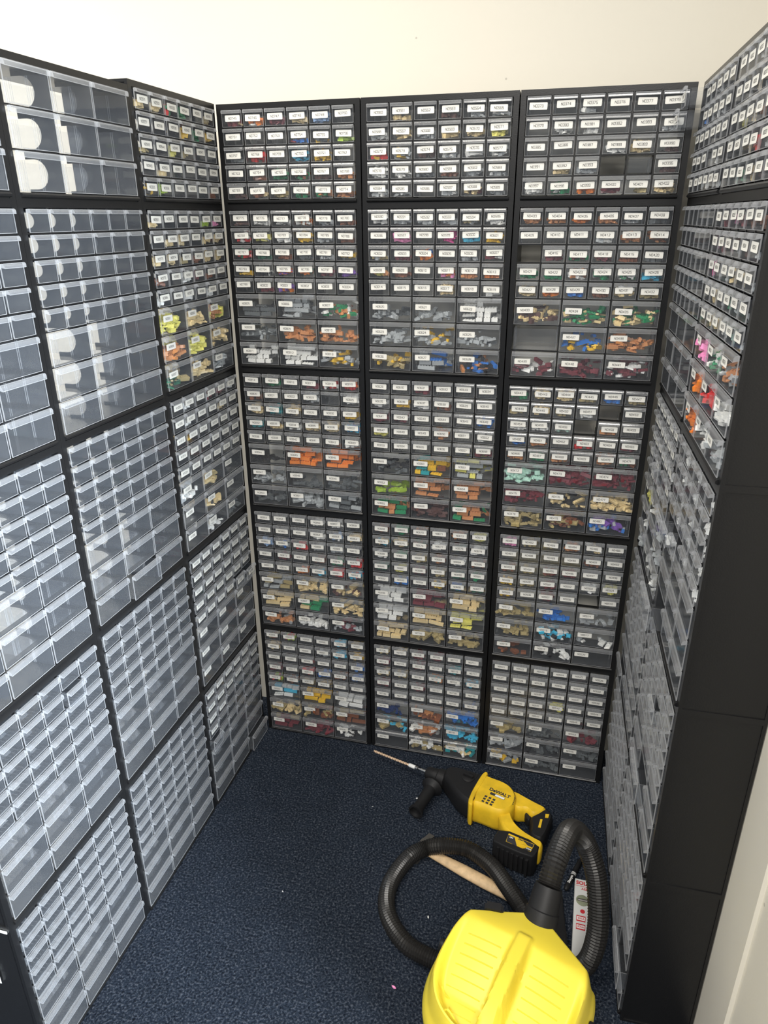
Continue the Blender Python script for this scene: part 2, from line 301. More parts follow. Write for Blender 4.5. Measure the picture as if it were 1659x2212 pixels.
# ---- what lies in the drawers (letters: colours; digit: how full); '.' nearly empty, X no drawer, V drawer put in backwards, 0 no card
BACK = {
 (0, 4): ('half', 745, "Rt2 ow2 R2 t2 s3 .|. . . Rb1 yG1 l1|G2 r3 . z3 y3 .|. c1 n3 nc2 C1 O2|C1 ct2 T2 cn2 On2 Oc2"),
 (0, 3): ('full', 775, "C1 w2 w2 wo3 gk1 c1|wr3 wY3 w4 y4 g1 c1|rn3 N1 c1 G1 g1 yG2|y1 kw1 ov2 oN2 R2 v2|. R1 ov2 . . .|G5 g6 Own4|Gg4 O4 O4|w5 w6 yg4"),
 (0, 2): ('full', 814, ". n1 . R1 wr2 or2|c1 . . g3 0 w5|t3 Z4 t3 k1 G1 y1|Z2 t1 w1 t2 t3 bz3|. . . . . w1|k2 o5 o6|g3 G2 G4|G3 g4 gG5"),
 (0, 1): ('full', 853, ". . . w1 w1 k1|. . . w1 sw2 t4|s2 gb2 r1 g2 g1 k1|. R1 . c1 n1 r1|. . o1 z1 r4 rz2|gT5 t4 Ct3|t5 nt5 t4|gO3 w3 gR3"),
 (0, 0): ('full', 892, "cT1 rl2 . . z3 T2|t2 . . g1 z2 y2|. . . . . b1|R1 . rR3 b1 c1 b2|lr1 c1 T1 . . .|wz5 y5 w5|Tt4 Tc4 Tc5|RT5 R4 wk4"),
 (1, 4): ('half', 560, ". t1 . C1 g2 gw2|gw2 t3 g2 t2 t2 Y4|ryb2 wyg3 C2 gw1 w2 gw3|w3 w2 G1 c1 g2 g1|wg2 g1 . gw1 Rt3 g1"),
 (1, 3): ('full', 590, "w3 g2 g2 g2 gT2 w2|k1 p4 . P4 z4 y4|gT2 R1 bo3 . g1 wR2|YO2 c1 . op2 O1 o1|. . . t3 . w1|Gg3 g3 w6|g4 gy4 g4|yT4 bwg5 bkO4"),
 (1, 2): ('full', 629, ". . R1 . . .|w1 y1 w2 c1 . .|R2 wRk2 . . . b2|Y1 . . O4 . w2|. kw2 . . G1 R1|kG4 cZy5 Yg6|l2 O5 O5|nO5 C4 On5"),
 (1, 1): ('full', 668, "c2 n3 Oc2 . O2 Y2|tz2 Tt3 Nc2 w3 NR3 w3|w1 n3 T1 cO2 gw3 c1|N3 Y1 R1 T1 N1 n1|. b1 . y2 Nb1 N1|w6 R6 t6|w6 t6 Y7|t6 T5 T3"),
 (1, 0): ('full', 706, "T1 wt2 R1 R1 . .|R2 . R1 . Z2 .|t1 T1 . ZO2 w1 z1|R2 . R1 . . .|. . . . . .|B3 cO2 b5|Tz3 cOw4 z4|. wT4 tZw4"),
 (2, 4): ('half', 373, ". . wg1 . . .|. w2 w1 . . gw1|. . . w4 t4 C1|. t3 g2 X V C1|w3 nw4 o2 R2 T1 t3"),
 (2, 3): ('full', 403, "O2 O2 o2 O2 g1 G1|. . . wg1 O4 Oc3|X R2 nR2 Rc2 c1 G1|n2 n1 Ow3 nw3 nw4 z2|t3 o2 b2 c1 tw3 T1|Ct5 tn5 tn6|V yb4 O5|wR4 R5 wR5"),
 (2, 2): ('full', 442, "n1 t3 t3 T1 b1 T1|T1 t3 T2 w1 X .|w1 w1 wa1 X O1 .|b1 O1 . r1 . R1|cO2 n1 O1 . O2 cn2|a5 R6 R6|R5 tk4 t6|T5 cT5 bvg4"),
 (2, 1): ('full', 481, "p1 T2 T1 O1 tw2 .|. . . . c1 .|c1 T1 R1 R1 . .|y1 T1 R1 . w2 Y2|y1 . R3 . X .|T3 b3 g2|T3 wkz5 gw1|c1 wk5 ."),
 (2, 0): ('full', 521, ". . . . . .|. . . . . .|. . . . . .|. . . Y2 . .|. . . . . .|T2 G4 R2|g4 Gk3 G3|yg3 G3 ."),
}
DOT = ". . . . . ."; N6 = "0 0 0 0 0 0"; N3 = "0 0 0"
BLANKF = '|'.join([N6] * 5 + [N3] * 3)
LEFT = {
 (0, 4): ('half', 931, "t2 t2 rn3 n3 . T2|. . . y4 n3 y4|T1 . Y3 T2 . .|. t1 . . . .|yk3 l3 . . . c1"),
 (0, 3): ('full', 961, "t1 . . . l1 p1|. t2 t3 . t2 t3|t4 t3 T2 c2 t3 t4|c2 . w3 R4 c1 .|w2 . w2 . w2 .|Y5 t6 YO4|O4 Y7 t7|NT3 t6 g6"),
 (0, 2): ('full', 1000, ". w2 . Rw2 R2 w2|. w1 . . t1 .|. y1 . . . .|. . . . . .|. . . . . .|gw4 tT4 .|. t2 .|. w2 G3"),
 (0, 1): ('full', 1039, '|'.join([DOT] * 5 + [". . ."] * 3)),
 (0, 0): ('full', 1078, ". . . . . .|. . . . . .|. . 0 0 0 0|. 0 0 0 0 0|0 0 0 0 0 0|0 0 0|0 0 0|0 0 0"),
 (1, 4): ('nine', 0, '|'.join([N3] * 3)), (2, 4): ('nine', 0, '|'.join([N3] * 3)),
}
for c_ in (1, 2):
    for k_ in range(4): LEFT[(c_, k_)] = ('full', 0, BLANKF)
RIGHT = {
 (0, 4): ('half', 187, ". g1 . w2 .|".replace('|', ' .|') + ". b2 g1 w2 g1 .|. . . . . .|. . . 0 w1 .|. . g2 w2 w2 g1"),
 (0, 3): ('full', 217, BLANKF),
 (0, 2): ('full', 256, ". . . . . .|w1 g1 w2 g1 w1 g1|w1 w1 g1 w1 w1 w1|w1 0 w1 0 0 w1|0 w1 0 w1 0 0|Y2 w2 g2|w2 0 g3|g3 w2 w2"),
 (0, 1): ('full', 295, BLANKF), (0, 0): ('full', 334, BLANKF),
 (1, 4): ('half', 1, ". . g2 w2 . .|. g1 t2 g1 w2 .|. Y2 t3 O2 . .|. . t2 r4 g1 .|. a2 n2 t3 C2 g1"),
 (1, 3): ('full', 31, ". R2 p3 R2 c2 c2|p3 R1 R2 g2 C2 g1|P3 g1 g3 t3 t3 g1|. t3 g2 n4 g2 g1|. t3 t3 w2 a2 g1|p6 nw6 gO5|o6 r5 w4|o6 wk4 g4"),
 (1, 2): ('full', 70, BLANKF.replace('0 0 0 0 0 0', '0 w1 0 w2 0 w1')), (1, 1): ('full', 109, BLANKF), (1, 0): ('full', 148, BLANKF),
}
PULL = {('R', 0, 4, 0, 0): .040, ('R', 0, 4, 1, 0): .050, ('R', 1, 2, 4, 0): .022, ('R', 1, 2, 4, 1): .018, ('R', 1, 2, 4, 2): .010, ('R', 1, 2, 7, 0): .030, ('R', 1, 1, 6, 1): .018,
        ('L', 0, 1, 4, 5): .014, ('L', 0, 1, 4, 4): .008, ('L', 0, 0, 7, 2): .014, ('L', 0, 0, 4, 0): .010, ('L', 1, 2, 7, 1): .010, ('L', 2, 1, 1, 4): .010, ('R', 0, 1, 7, 0): .008, ('R', 0, 2, 3, 3): .012, ('R', 1, 1, 2, 3): .010, ('R', 1, 0, 6, 2): .015}
NOCARD = {('R', 0, 3)}
NUMFIX = {(2, 3): {(2, 4): 'N0415'}}

# ---- toy bricks
BR = {}
def brick(nx, ny, h, col, hole=False):
    key = (nx, ny, h, col, hole)
    if key in BR: return BR[key]
    m = MB(); u = 0.008; X, Y, Z = nx * u / 2, ny * u / 2, h * 0.0032
    m.box((-X, -Y, 0), (X, Y, Z))
    for i in range(nx):
        for j in range(ny):
            cx, cy = -X + (i + .5) * u, -Y + (j + .5) * u
            r0 = [(cx + .0024 * math.cos(a * math.pi / 3), cy + .0024 * math.sin(a * math.pi / 3)) for a in range(6)]
            m.loft([[(x, y, Z - 0.0002) for x, y in r0], [(x, y, Z + .0017) for x, y in r0]])
    BR[key] = m.mesh('toy_brick', ['toy_' + col]); return BR[key]
stuff = MB(); N_IND = 0
def small_pieces(mat, wd, ht, cols, lvl, dep, big):
    n = (lvl * 8 + 5) if not big else lvl * 8
    top = min(ht * 0.82, max(0.0125 if lvl > 1 else 0.008, 0.0105 * lvl) if not big else 0.0105 * lvl)
    for i in range(n):
        c = BK.index(random.choice(cols)); y = random.uniform(0.006, dep) if i % 2 else random.uniform(0.006, 0.016); fy = 1 - 0.35 * (y / 0.12)
        L_ = random.choice((0.016, 0.016, 0.024, 0.032)) if big else random.choice((0.008, 0.012, 0.016)); Wd = random.choice((0.008, 0.008, 0.016)) if big else random.choice((0.006, 0.008, 0.011)); Hh = random.choice((0.0035, 0.0065, 0.0096))
        x = random.uniform(0.010, wd - 0.010); x = min(max(x, 0.012), wd - 0.012)
        z = 0.0025 + random.random() * max(top - Hh, 0.0005) * (0.6 + 0.4 * (y / dep))
        R = Matrix.Translation((x, y + 0.004, z)) @ Matrix.Rotation(random.uniform(0, 6.28), 4, 'Z') @ Matrix.Rotation(random.uniform(-.35, .35), 4, 'X') @ Matrix.Rotation(random.uniform(-.25, .25), 4, 'Y')
        T = mat @ R
        if random.random() < 0.25:
            r = Wd * 0.55; seg = 7
            ring = lambda zz: [T @ Vector((r * math.cos(6.283 * a / seg), r * math.sin(6.283 * a / seg), zz)) for a in range(seg)]
            stuff.loft([ring(0), ring(Hh * 1.2)], c)
        else:
            stuff.box((-L_ / 2, -Wd / 2, 0), (L_ / 2, Wd / 2, Hh), c, T)
            if Hh > 0.0034:
                k = max(1, int(L_ / 0.008))
                for s_ in range(k):
                    cx = -L_ / 2 + (s_ + .5) * L_ / k; r = 0.0022
                    ring = lambda zz: [T @ Vector((cx + r * math.cos(1.047 * a), r * math.sin(1.047 * a), zz)) for a in range(6)]
                    stuff.loft([ring(Hh - 0.0002), ring(Hh + 0.0016)], c)
def big_bricks(mat, wd, ht, cols, lvl, num):
    global N_IND
    layers = min(5, max(3, lvl - 1)); shapes = [(4, 2, 3), (3, 2, 3), (6, 1, 3), (2, 2, 3), (4, 2, 1), (4, 1, 3)]
    left0 = 0.005
    for la in range(layers):
        x = left0 + random.uniform(0.0, 0.012); row = 0
        while x < wd - 0.022:
            sh = random.choice(shapes); L_ = sh[0] * 0.008
            if x + L_ > wd - 0.004: break
            if not (la == layers - 1 and random.random() < 0.45):
                c = random.choice(cols); a = random.uniform(-.16, .16) if la < layers - 1 else random.uniform(-.5, .5)
                o = bpy.data.objects.new('toy_brick', brick(*sh, c)); COL.objects.link(o)
                o.matrix_world = mat @ Matrix.Translation((x + L_ / 2, 0.012 + la * 0.009 + random.uniform(0, 0.005), 0.0028 + la * 0.0118)) @ Matrix.Rotation(a, 4, 'Z') @ Matrix.Rotation(random.uniform(-.07, .07), 4, 'Y') @ Matrix.Rotation(random.uniform(-.05, .22) if la else 0, 4, 'X')
                row += 1
                tag(o, f'{CNAME[c]} toy brick in drawer {num}, {["bottom", "second", "third", "fourth", "fifth"][la]} layer, {["first", "second", "third", "fourth", "fifth", "sixth", "seventh"][min(row, 7) - 1]} from its left', 'toy brick', f'toy bricks in drawer {num}'); N_IND += 1
            x += L_ + random.uniform(0.002, 0.005)

PL_ORDER = []
def place(stack, c, k, kind, num, spec, mat, label, group, real_numbers=True):
    cab = bpy.data.objects.new('drawer_cabinet', None); COL.objects.link(cab); cab.matrix_world = mat
    cab.empty_display_size = 0.05
    tag(cab, label, 'cabinet', group)
    ob('body', TYPES[kind], cab)
    h, top, rows = layout(kind); idx = num
    for r, (row, (z0, p, n)) in enumerate(zip(spec.split('|'), rows)):
        cw = CELLW[n]
        for ci, tok in enumerate(row.split()):
            nstr = 'N%04d' % idx; idx += 1
            if stack == 'B' and (c, k) == (2, 1) and r >= 5: nstr = 'N%04d' % idx
            nstr = NUMFIX.get((c, k), {}).get((r, ci), nstr) if stack == 'B' else nstr
            if tok == 'X': continue
            tub, pull, wd, ht = dmesh(n, p)
            x = SIDE + ci * cw + 0.0024; y = -0.003 - random.random() * 0.0012 - PULL.get((stack, c, k, r, ci), 0); z = z0 + 0.0018
            if tok == 'V':
                ob('drawer', tub, cab, (x + wd, 0.131, z), (0, 0, math.pi)); tag(cab.children[-1], 'clear drawer put in backwards, without pull or card'); continue
            d = ob('drawer', tub, cab, (x, y, z), (0, 0, random.uniform(-.004, .004)))
            ob('pull', pull, d, (0, 0, ht))
            blank = '0' in tok
            if not blank and (stack, c, k) not in NOCARD and num:
                lx = (wd - CW) / 2 + random.uniform(-.003, .003) if n == 6 else 0.007 + random.uniform(-.002, .003)
                lz = ht - 0.0108 - CH + random.uniform(-.0015, .0012) if n == 6 else ht - 0.017 - CH + random.uniform(-.002, .001)
                ob('number_card', card_mesh(nstr), d, (lx, -0.0003, lz), (0, random.uniform(-.03, .03), 0))
            if tok not in ('.', '0'):
                cols = [ch for ch in tok if ch in BC]; lvl = int(''.join(ch for ch in tok if ch.isdigit()) or 1)
                if cols:
                    T = mat @ Matrix.Translation((x, y, z))
                    if n == 3 and lvl >= 5 and stack in 'BL' and N_IND < 284:
                        big_bricks(T, wd, ht, cols, lvl, nstr); small_pieces(T @ Matrix.Translation((0, 0.052, 0)), wd, ht, cols, max(2, lvl - 2), 0.06, True)
                    else: small_pieces(T, wd, ht, cols, lvl, 0.075 if n == 3 else 0.05, n == 3)
    return cab
TH = ['lowest', 'second lowest', 'middle', 'second highest', 'topmost']
def rng(kind, num): return f'N{num:04d} to N{num + {"full": 38, "half": 29, "nine": 8}[kind]:04d}'
for (c, k), (kind, num, spec) in BACK.items():
    mat = Matrix.Translation((c * 0.383 + 0.0015, 0.0, k * H))
    place('B', c, k, kind, num, spec, mat, f'{TH[k]} black drawer cabinet in the {["left", "middle", "right"][c]} column of the far wall, cards from N{num:04d}', 'cabinets on the far wall')
tl, tr = -0.0118, 0.0161
for (c, k), (kind, num, spec) in LEFT.items():
    z = k * H; dx, dy = math.sin(tl), -math.cos(tl); s = (c + 1) * 0.3805
    loc = Vector((-0.0117 + 0.0066 * z + dx * s, -0.0086 + dy * s, z))
    mat = Matrix.Translation(loc) @ Matrix.Rotation(math.pi / 2 + tl, 4, 'Z') @ Matrix.Rotation(0.0066, 4, 'X')
    nm = ['column nearest the far corner', 'middle column', 'column nearest the camera'][c]
    if num: lab = f'{TH[k]} black drawer cabinet of the left row, far corner column, cards from N{num:04d}'
    else: lab = f'{TH[k]} black cabinet of plain clear drawers in the left row, {nm}'
    place('L', c, k, kind, num, spec, mat, lab, 'cabinets of the left row')
for (c, k), (kind, num, spec) in RIGHT.items():
    z = k * H; dx, dy = math.sin(tr), -math.cos(tr); s = c * 0.3805
    mat = Matrix.Translation((1.1610 + dx * s, 0.0126 + dy * s, z)) @ Matrix.Rotation(-math.pi / 2 + tr, 4, 'Z')
    nm = ['far column', 'near column'][c]
    place('R', c, k, kind, num if '.' in spec else 0, spec, mat, f'{TH[k]} black drawer cabinet in the {nm} of the right row', 'cabinets of the right row')
so = ob('loose_toy_bricks', stuff.mesh('loose_toy_bricks', ['toy_' + k for k in BK]))
tag(so, 'heaps of small assorted toy bricks lying inside the clear drawers', 'toy bricks', kind='stuff')
# thin white strip at the cabinet joint and paper note on the end of the left row
e = math.sin(tl) * 3 * 0.3805
m = MB(); m.box((-0.075, 0, 0), (0, 0.0015, 0.006)); m2 = m.mesh('joint_strip', ['white'])
tag(ob('joint_strip', m2, None, (-0.0117 + e - 0.004, -0.0086 - 3 * 0.3805 - 0.0022, H - 0.010)), 'thin white strip at the joint of the left row end panel', 'paper')
m = MB(); m.box((-0.06, 0, 0), (0, 0.0008, 0.042)); m.box((-0.05, -0.0002, 0.010), (-0.008, 0, 0.013), 1); m.box((-0.05, -0.0002, 0.022), (-0.008, 0, 0.025), 1)
tag(ob('paper_sticker', m.mesh('paper_sticker', ['white', 'ink']), None, (-0.0117 + e - 0.058, -0.0086 - 3 * 0.3805 - 0.0012, 0.26)), 'white sticker on the end panel of the left row', 'sticker')

# ------------------------------------------------------------------ vacuum cleaner
def tube(mb, path, rad, seg=14, mi=0, rib=0.0, pitch=0.0065):
    pts = [Vector(p) for p in path]; out = []
    for i in range(len(pts) - 1):                       # Catmull-Rom resampling
        p0, p1, p2, p3 = pts[max(i - 1, 0)], pts[i], pts[i + 1], pts[min(i + 2, len(pts) - 1)]
        k = max(2, int((p2 - p1).length / (pitch / 2)))
        for j in range(k):
            t = j / k; out.append(0.5 * ((2 * p1) + (-p0 + p2) * t + (2 * p0 - 5 * p1 + 4 * p2 - p3) * t * t + (-p0 + 3 * p1 - 3 * p2 + p3) * t ** 3))
    out.append(pts[-1]); rings = []; a = None; dist = 0
    for i, p in enumerate(out):
        tg = (out[min(i + 1, len(out) - 1)] - out[max(i - 1, 0)]).normalized()
        if i: dist += (p - out[i - 1]).length
        a = tg.orthogonal().normalized() if a is None else (a - tg * a.dot(tg)).normalized(); b = tg.cross(a)
        r = rad + max(0.0, min(0.0026, (0.75 - dist) * 0.008)) + (rib * (1 if i % 2 else -1) if rib else 0)
        rings.append([p + (a * math.cos(2 * math.pi * j / seg) + b * math.sin(2 * math.pi * j / seg)) * r for j in range(seg)])
    mb.loft(rings, mi)
VC = Vector((0.922, -0.922, 0)); VA = math.radians(-18.0)
vac = bpy.data.objects.new('vacuum_cleaner', None); COL.objects.link(vac); vac.location = VC; vac.rotation_euler = (0, 0, VA)
tag(vac, 'yellow topped tub vacuum cleaner with a long black ribbed hose', 'vacuum cleaner')
def lid():
    m = MB(); NA, NR = 112, 46; rings = []
    def rad(a):
        c, s = abs(math.cos(a)), abs(math.sin(a)); e = 2.5
        r = 1 / ((c / 0.156) ** e + (s / 0.168) ** e) ** (1 / e)
        if math.sin(a) > 0: r = min(r, 0.170 / max(0.55 * math.sin(a) + 0.62 * abs(math.cos(a)) + 0.36 * math.sin(a), 1e-3))
        return r
    def sm(a, b, x):
        t = min(max((x - a) / (b - a), 0), 1); return t * t * (3 - 2 * t)
    def hz(x, y, q):
        z = 0.346 - 0.020 * q ** 2 - 0.060 * sm(0.86, 1.0, q) ** 1.5
        z -= 0.020 * sm(0.055, 0.16, y)
        side = sm(0.013, 0.024, abs(x)) * (1 - sm(0.78, 0.93, q))
        z -= side * min(0.048, 0.34 * max(0.0, 0.060 - y))
        z += 0.008 * (1 - sm(0.011, 0.019, abs(x))) * sm(-0.15, -0.13, y) * (1 - sm(0.066, 0.082, y))
        return z
    lid.hz = hz
    for i in range(NR + 1):
        q = (i / NR) ** 0.85
        ring = []
        for j in range(NA):
            a = 2 * math.pi * j / NA; r = rad(a) * max(q, 0.004); x, y = r * math.cos(a), r * math.sin(a); ring.append((x, y, hz(x, y, q)))
        rings.append(ring)
    skirt = [[(x * s_, y * s_, z) for x, y, _ in rings[-1]] for s_, z in ((1.012, 0.258), (1.03, 0.250), (1.03, 0.232), (1.0, 0.226))]
    m.loft(rings + skirt, 0)
    return autosmooth(m.mesh('vacuum_lid', ['yellow']), 50)
LID = ob('lid', lid(), vac)
for sx in (-1, 1):
    for i in range(9):
        y = -0.128 + i * 0.0195; x0, x1 = 0.034, (0.106 if -0.09 < y else 0.080); m = MB(); rg = []
        for j in range(9):
            x = sx * (x0 + (x1 - x0) * j / 8); q = min(1, math.hypot(x / 0.156, y / 0.168)); z = lid.hz(x, y, q)
            rg.append([(x, y - 0.0016, z - 0.001), (x, y - 0.0009, z + 0.0014), (x, y + 0.0009, z + 0.0014), (x, y + 0.0016, z - 0.001)])
        m.loft(rg); ob('rib', fix(m.mesh('rib', ['yellow'])), LID)
m = MB(); m.rev((0, -0.0, 0.035), (0, 0, 1), [(0, 0.120), (0.004, 0.128), (0.10, 0.138), (0.190, 0.146), (0.192, 0.140)], 40)
ob('tub', autosmooth(m.mesh('tub', ['rubber'])), vac)
for a in (45, 135, 225, 315):
    m = MB(); ca, sa = 0.118 * math.cos(math.radians(a)), 0.118 * math.sin(math.radians(a))
    m.rev((ca - 0.009, sa, 0.019), (ca + 0.009, sa, 0.019), [(0, 0.014), (0.002, 0.019), (0.016, 0.019), (0.018, 0.014)], 16); m.box((ca - 0.012, sa - 0.012, 0.026), (ca + 0.012, sa + 0.012, 0.042))
    ob('caster', m.mesh('caster', ['rubber']), vac)
for sx in (-1, 1):
    m = MB(); puff(m, rounded([(-0.012, -0.022), (0.012, -0.022), (0.012, 0.022), (-0.012, 0.022)], 2), [(-0.006, 0.002), (-0.004, 0), (0.004, 0), (0.006, 0.003)])
    ob('latch', autosmooth(m.mesh('latch', ['rubber'])), vac, (sx * 0.160, 0.02, 0.250), (math.pi / 2, 0, math.pi / 2))
m = MB(); m.box((-0.020, -0.007, 0), (0.020, 0.007, 0.012)); m.box((-0.016, -0.009, 0.004), (0.016, 0.009, 0.016))
ob('hose_clip', m.mesh('hose_clip', ['rubber']), vac, (-0.086, 0.112, 0.312), (0, 0, 0.35))
inv = vac.matrix_basis.inverted() if False else (Matrix.Translation(VC) @ Matrix.Rotation(VA, 4, 'Z')).inverted()
m = MB()
c0, c1 = Vector((0.970, -0.790, 0.286)), Vector((0.984, -0.740, 0.345)); L_ = (c1 - c0).length
m.rev(inv @ c0, inv @ c1, [(0, 0.037), (0.010, 0.038), (0.040, 0.036), (0.042, 0.033), (L_, 0.031), (L_ + 0.012, 0.029)], 28)
ob('hose_cuff', autosmooth(m.mesh('hose_cuff', ['rubber'])), vac)
m = MB(); m.rev(inv @ (c0 - (c1 - c0).normalized() * 0.03), inv @ c1, [(0, 0.052), (0.030, 0.045), (0.036, 0.041)], 28)
ob('hose_port', autosmooth(m.mesh('hose_port', ['yellow'])), vac)
path = [c1 + (c1 - c0).normalized() * 0.01, (0.997, -0.690, 0.385), (1.016, -0.625, 0.392), (1.036, -0.578, 0.368), (1.066, -0.560, 0.320), (1.094, -0.580, 0.262), (1.108, -0.612, 0.200), (1.112, -0.645, 0.140), (1.102, -0.668, 0.080), (1.080, -0.672, 0.036), (1.03, -0.680, 0.0235), (0.95, -0.705, 0.0235), (0.86, -0.722, 0.0235), (0.78, -0.728, 0.0235),
        (0.720, -0.722, 0.0235), (0.655, -0.697, 0.0235), (0.597, -0.630, 0.0235), (0.583, -0.546, 0.0235), (0.613, -0.452, 0.0235), (0.655, -0.410, 0.0270), (0.703, -0.406, 0.046), (0.760, -0.404, 0.052), (0.800, -0.416, 0.052), (0.850, -0.450, 0.054), (0.895, -0.505, 0.056), (0.938, -0.565, 0.058), (0.965, -0.620, 0.060), (0.975, -0.660, 0.060)]
m = MB(); tube(m, [inv @ Vector(p) for p in path], 0.0216, 14, 0, 0.0015, 0.0066)
ob('hose', m.mesh('hose', ['hose']), vac)

# ------------------------------------------------------------------ rotary hammer drill lying on its side
ang = math.radians(-17.94)
dr = bpy.data.objects.new('rotary_hammer_drill', None); COL.objects.link(dr); dr.location = (0.6062, -0.1311, 0); dr.rotation_euler = (math.pi, 0, ang)
dr.matrix_world = Matrix.Translation((0.6062, -0.1311, 0)) @ Matrix(((0.9514, -0.308, 0, 0), (-0.308, -0.9514, 0, 0), (0, 0, 1, 0), (0, 0, 0, 1)))
tag(dr, 'yellow and black cordless rotary hammer drill with long bit lying on the carpet', 'drill')
# the frame above mirrors one axis: local x runs along the drill, local y towards the battery
ZM = 0.045
def dpart(name, mb, mat, smooth=True, parent=dr):
    me = mb.mesh(name, [mat] if isinstance(mat, str) else mat)
    return ob(name, autosmooth(me, 38) if smooth else fix(me), parent)
m = MB(); prof = []
for i in range(61):
    t = i / 60 * 0.145; prof.append((t, 0.0048))
rings = []; a0 = Vector((-0.207, -0.003, 0.034)); a1 = Vector((0.0, 0.0, ZM)); axd = (a1 - a0).normalized(); pa = axd.orthogonal().normalized(); pb = axd.cross(pa)
for i in range(90):
    t = i / 89 * 0.150; tw = t * 300
    rings.append([a0 + axd * (t if not (i == 0) else 0) + (pa * math.cos(6.2832 * j / 12) + pb * math.sin(6.2832 * j / 12)) * (0.0044 * (0.62 + 0.38 * abs(math.sin(6.2832 * j / 12 + tw))) * (0.45 if i == 0 else 1)) for j in range(12)])
m.loft(rings); dpart('bit', m, 'bit')
m = MB(); m.rev(a0 + axd * 0.150, a1, [(0, 0.0052), (0.002, 0.0058), (0.022, 0.0058), (0.024, 0.003), (0.032, 0.003), (0.033, 0.0050), (0.062, 0.0050)], 14); dpart('bit_shank', m, 'steel')
m = MB(); m.rev(a0 + axd * 0.138, a1, [(0, 0.0050), (0.003, 0.0064), (0.020, 0.0064), (0.030, 0.0052)], 10); dpart('bit_sleeve', m, 'white')
m = MB(); m.rev((-0.004, 0, ZM), (1, 0, ZM), [(0, 0.010), (0.002, 0.016), (0.010, 0.020), (0.030, 0.021), (0.031, 0.0235), (0.046, 0.0235), (0.048, 0.021), (0.070, 0.021)], 28); dpart('chuck', m, 'rubber')
m = MB(); m.rev((0.040, 0, ZM), (1, 0, ZM), [(0, 0.026), (0.003, 0.029), (0.026, 0.029), (0.028, 0.026)], 28); dpart('handle_clamp', m, 'rubber')
m = MB(); m.rev((0.040, 0.022, ZM - 0.004), (0.046, 0.16, ZM - 0.008), [(0, 0.014), (0.012, 0.016), (0.015, 0.031), (0.022, 0.034), (0.028, 0.027), (0.036, 0.0195), (0.10, 0.0165), (0.118, 0.0175), (0.128, 0.022), (0.136, 0.0235), (0.1365, 0.018), (0.120, 0.014)], 28); dpart('side_handle', m, 'rubber')
def slabp(name, pts, z0, z1, r, mat, it=2):
    m = MB(); puff(m, rounded(pts, it), [(z0, r), (z0 + r * .35, r * .35), (z0 + r, 0), (z1 - r, 0), (z1 - r * .35, r * .35), (z1, r)]); return dpart(name, m, mat)
slabp('gear_housing', [(0.058, -0.020), (0.080, -0.036), (0.120, -0.044), (0.172, -0.050), (0.200, -0.044), (0.206, 0.0), (0.206, 0.070), (0.187, 0.080), (0.150, 0.073), (0.113, 0.052), (0.086, 0.030), (0.062, 0.018)], 0.006, 0.086, 0.020, 'rubber')
slabp('motor_housing', [(0.176, -0.052), (0.190, -0.050), (0.253, -0.054), (0.287, -0.034), (0.304, -0.006), (0.308, 0.034), (0.296, 0.056), (0.275, 0.073), (0.216, 0.074), (0.194, 0.080), (0.186, 0.060), (0.176, 0.010)], 0.005, 0.088, 0.018, 'toolyellow')
slabp('housing_flange', [(0.170, -0.056), (0.186, -0.060), (0.190, -0.030), (0.190, 0.060), (0.203, 0.088), (0.186, 0.090), (0.176, 0.062), (0.171, 0.0)], 0.004, 0.089, 0.006, 'toolyellow', 1)
slabp('rear_housing', [(0.262, -0.050), (0.345, -0.036), (0.386, -0.034), (0.388, -0.016), (0.374, 0.006), (0.356, 0.016), (0.336, 0.002), (0.316, 0.020), (0.288, 0.010)], 0.015, 0.076, 0.014, 'toolyellow')
slabp('lower_arm', [(0.262, 0.050), (0.302, 0.034), (0.318, 0.062), (0.352, 0.081), (0.392, 0.089), (0.424, 0.090), (0.430, 0.132), (0.408, 0.130), (0.316, 0.110), (0.292, 0.092)], 0.017, 0.074, 0.012, 'toolyellow')
slabp('grip', [(0.380, -0.030), (0.402, -0.026), (0.416, -0.010), (0.417, 0.016), (0.421, 0.066), (0.414, 0.090), (0.376, 0.086), (0.371, 0.050), (0.354, 0.026), (0.370, -0.002)], 0.018, 0.073, 0.014, 'rubber')
slabp('trigger', [(0.332, 0.008), (0.344, -0.006), (0.358, 0.004), (0.358, 0.028), (0.346, 0.026)], 0.032, 0.060, 0.005, 'rubber')
for pts in ([(0.392, -0.006), (0.402, -0.010), (0.404, 0.004), (0.396, 0.008)], [(0.386, 0.020), (0.392, 0.018), (0.398, 0.050), (0.391, 0.052)]):
    m = MB(); puff(m, pts, [(0.068, 0), (0.0745, 0)]); dpart('grip_inlay', m, 'toolyellow', False)
bat = slabp('battery_pack', [(0.300, 0.112), (0.418, 0.108), (0.424, 0.150), (0.412, 0.166), (0.306, 0.170), (0.298, 0.160)], 0.001, 0.079, 0.005, 'rubber', 1)
for i in range(7):
    x = 0.316 + i * 0.014
    m = MB(); m.box((x, 0.163, 0.012 if i % 3 else 0.006), (x + 0.007, 0.1725, 0.066)); ob('rib', m.mesh('rib', ['rubber']), bat)
m = MB(); puff(m, [(0.330, 0.122), (0.406, 0.120), (0.406, 0.149), (0.334, 0.152)], [(0.0785, 0), (0.0797, 0)]); ob('sticker', fix(m.mesh('sticker', ['toolyellow'])), bat)
m = MB()
for pts in ([(0.331, 0.128), (0.350, 0.127), (0.366, 0.151), (0.335, 0.1515)], [(0.374, 0.1225), (0.405, 0.1215), (0.405, 0.134), (0.390, 0.1335)], [(0.384, 0.150), (0.405, 0.149), (0.405, 0.139), (0.394, 0.139)]):
    puff(m, pts, [(0.0790, 0), (0.0800, 0)])
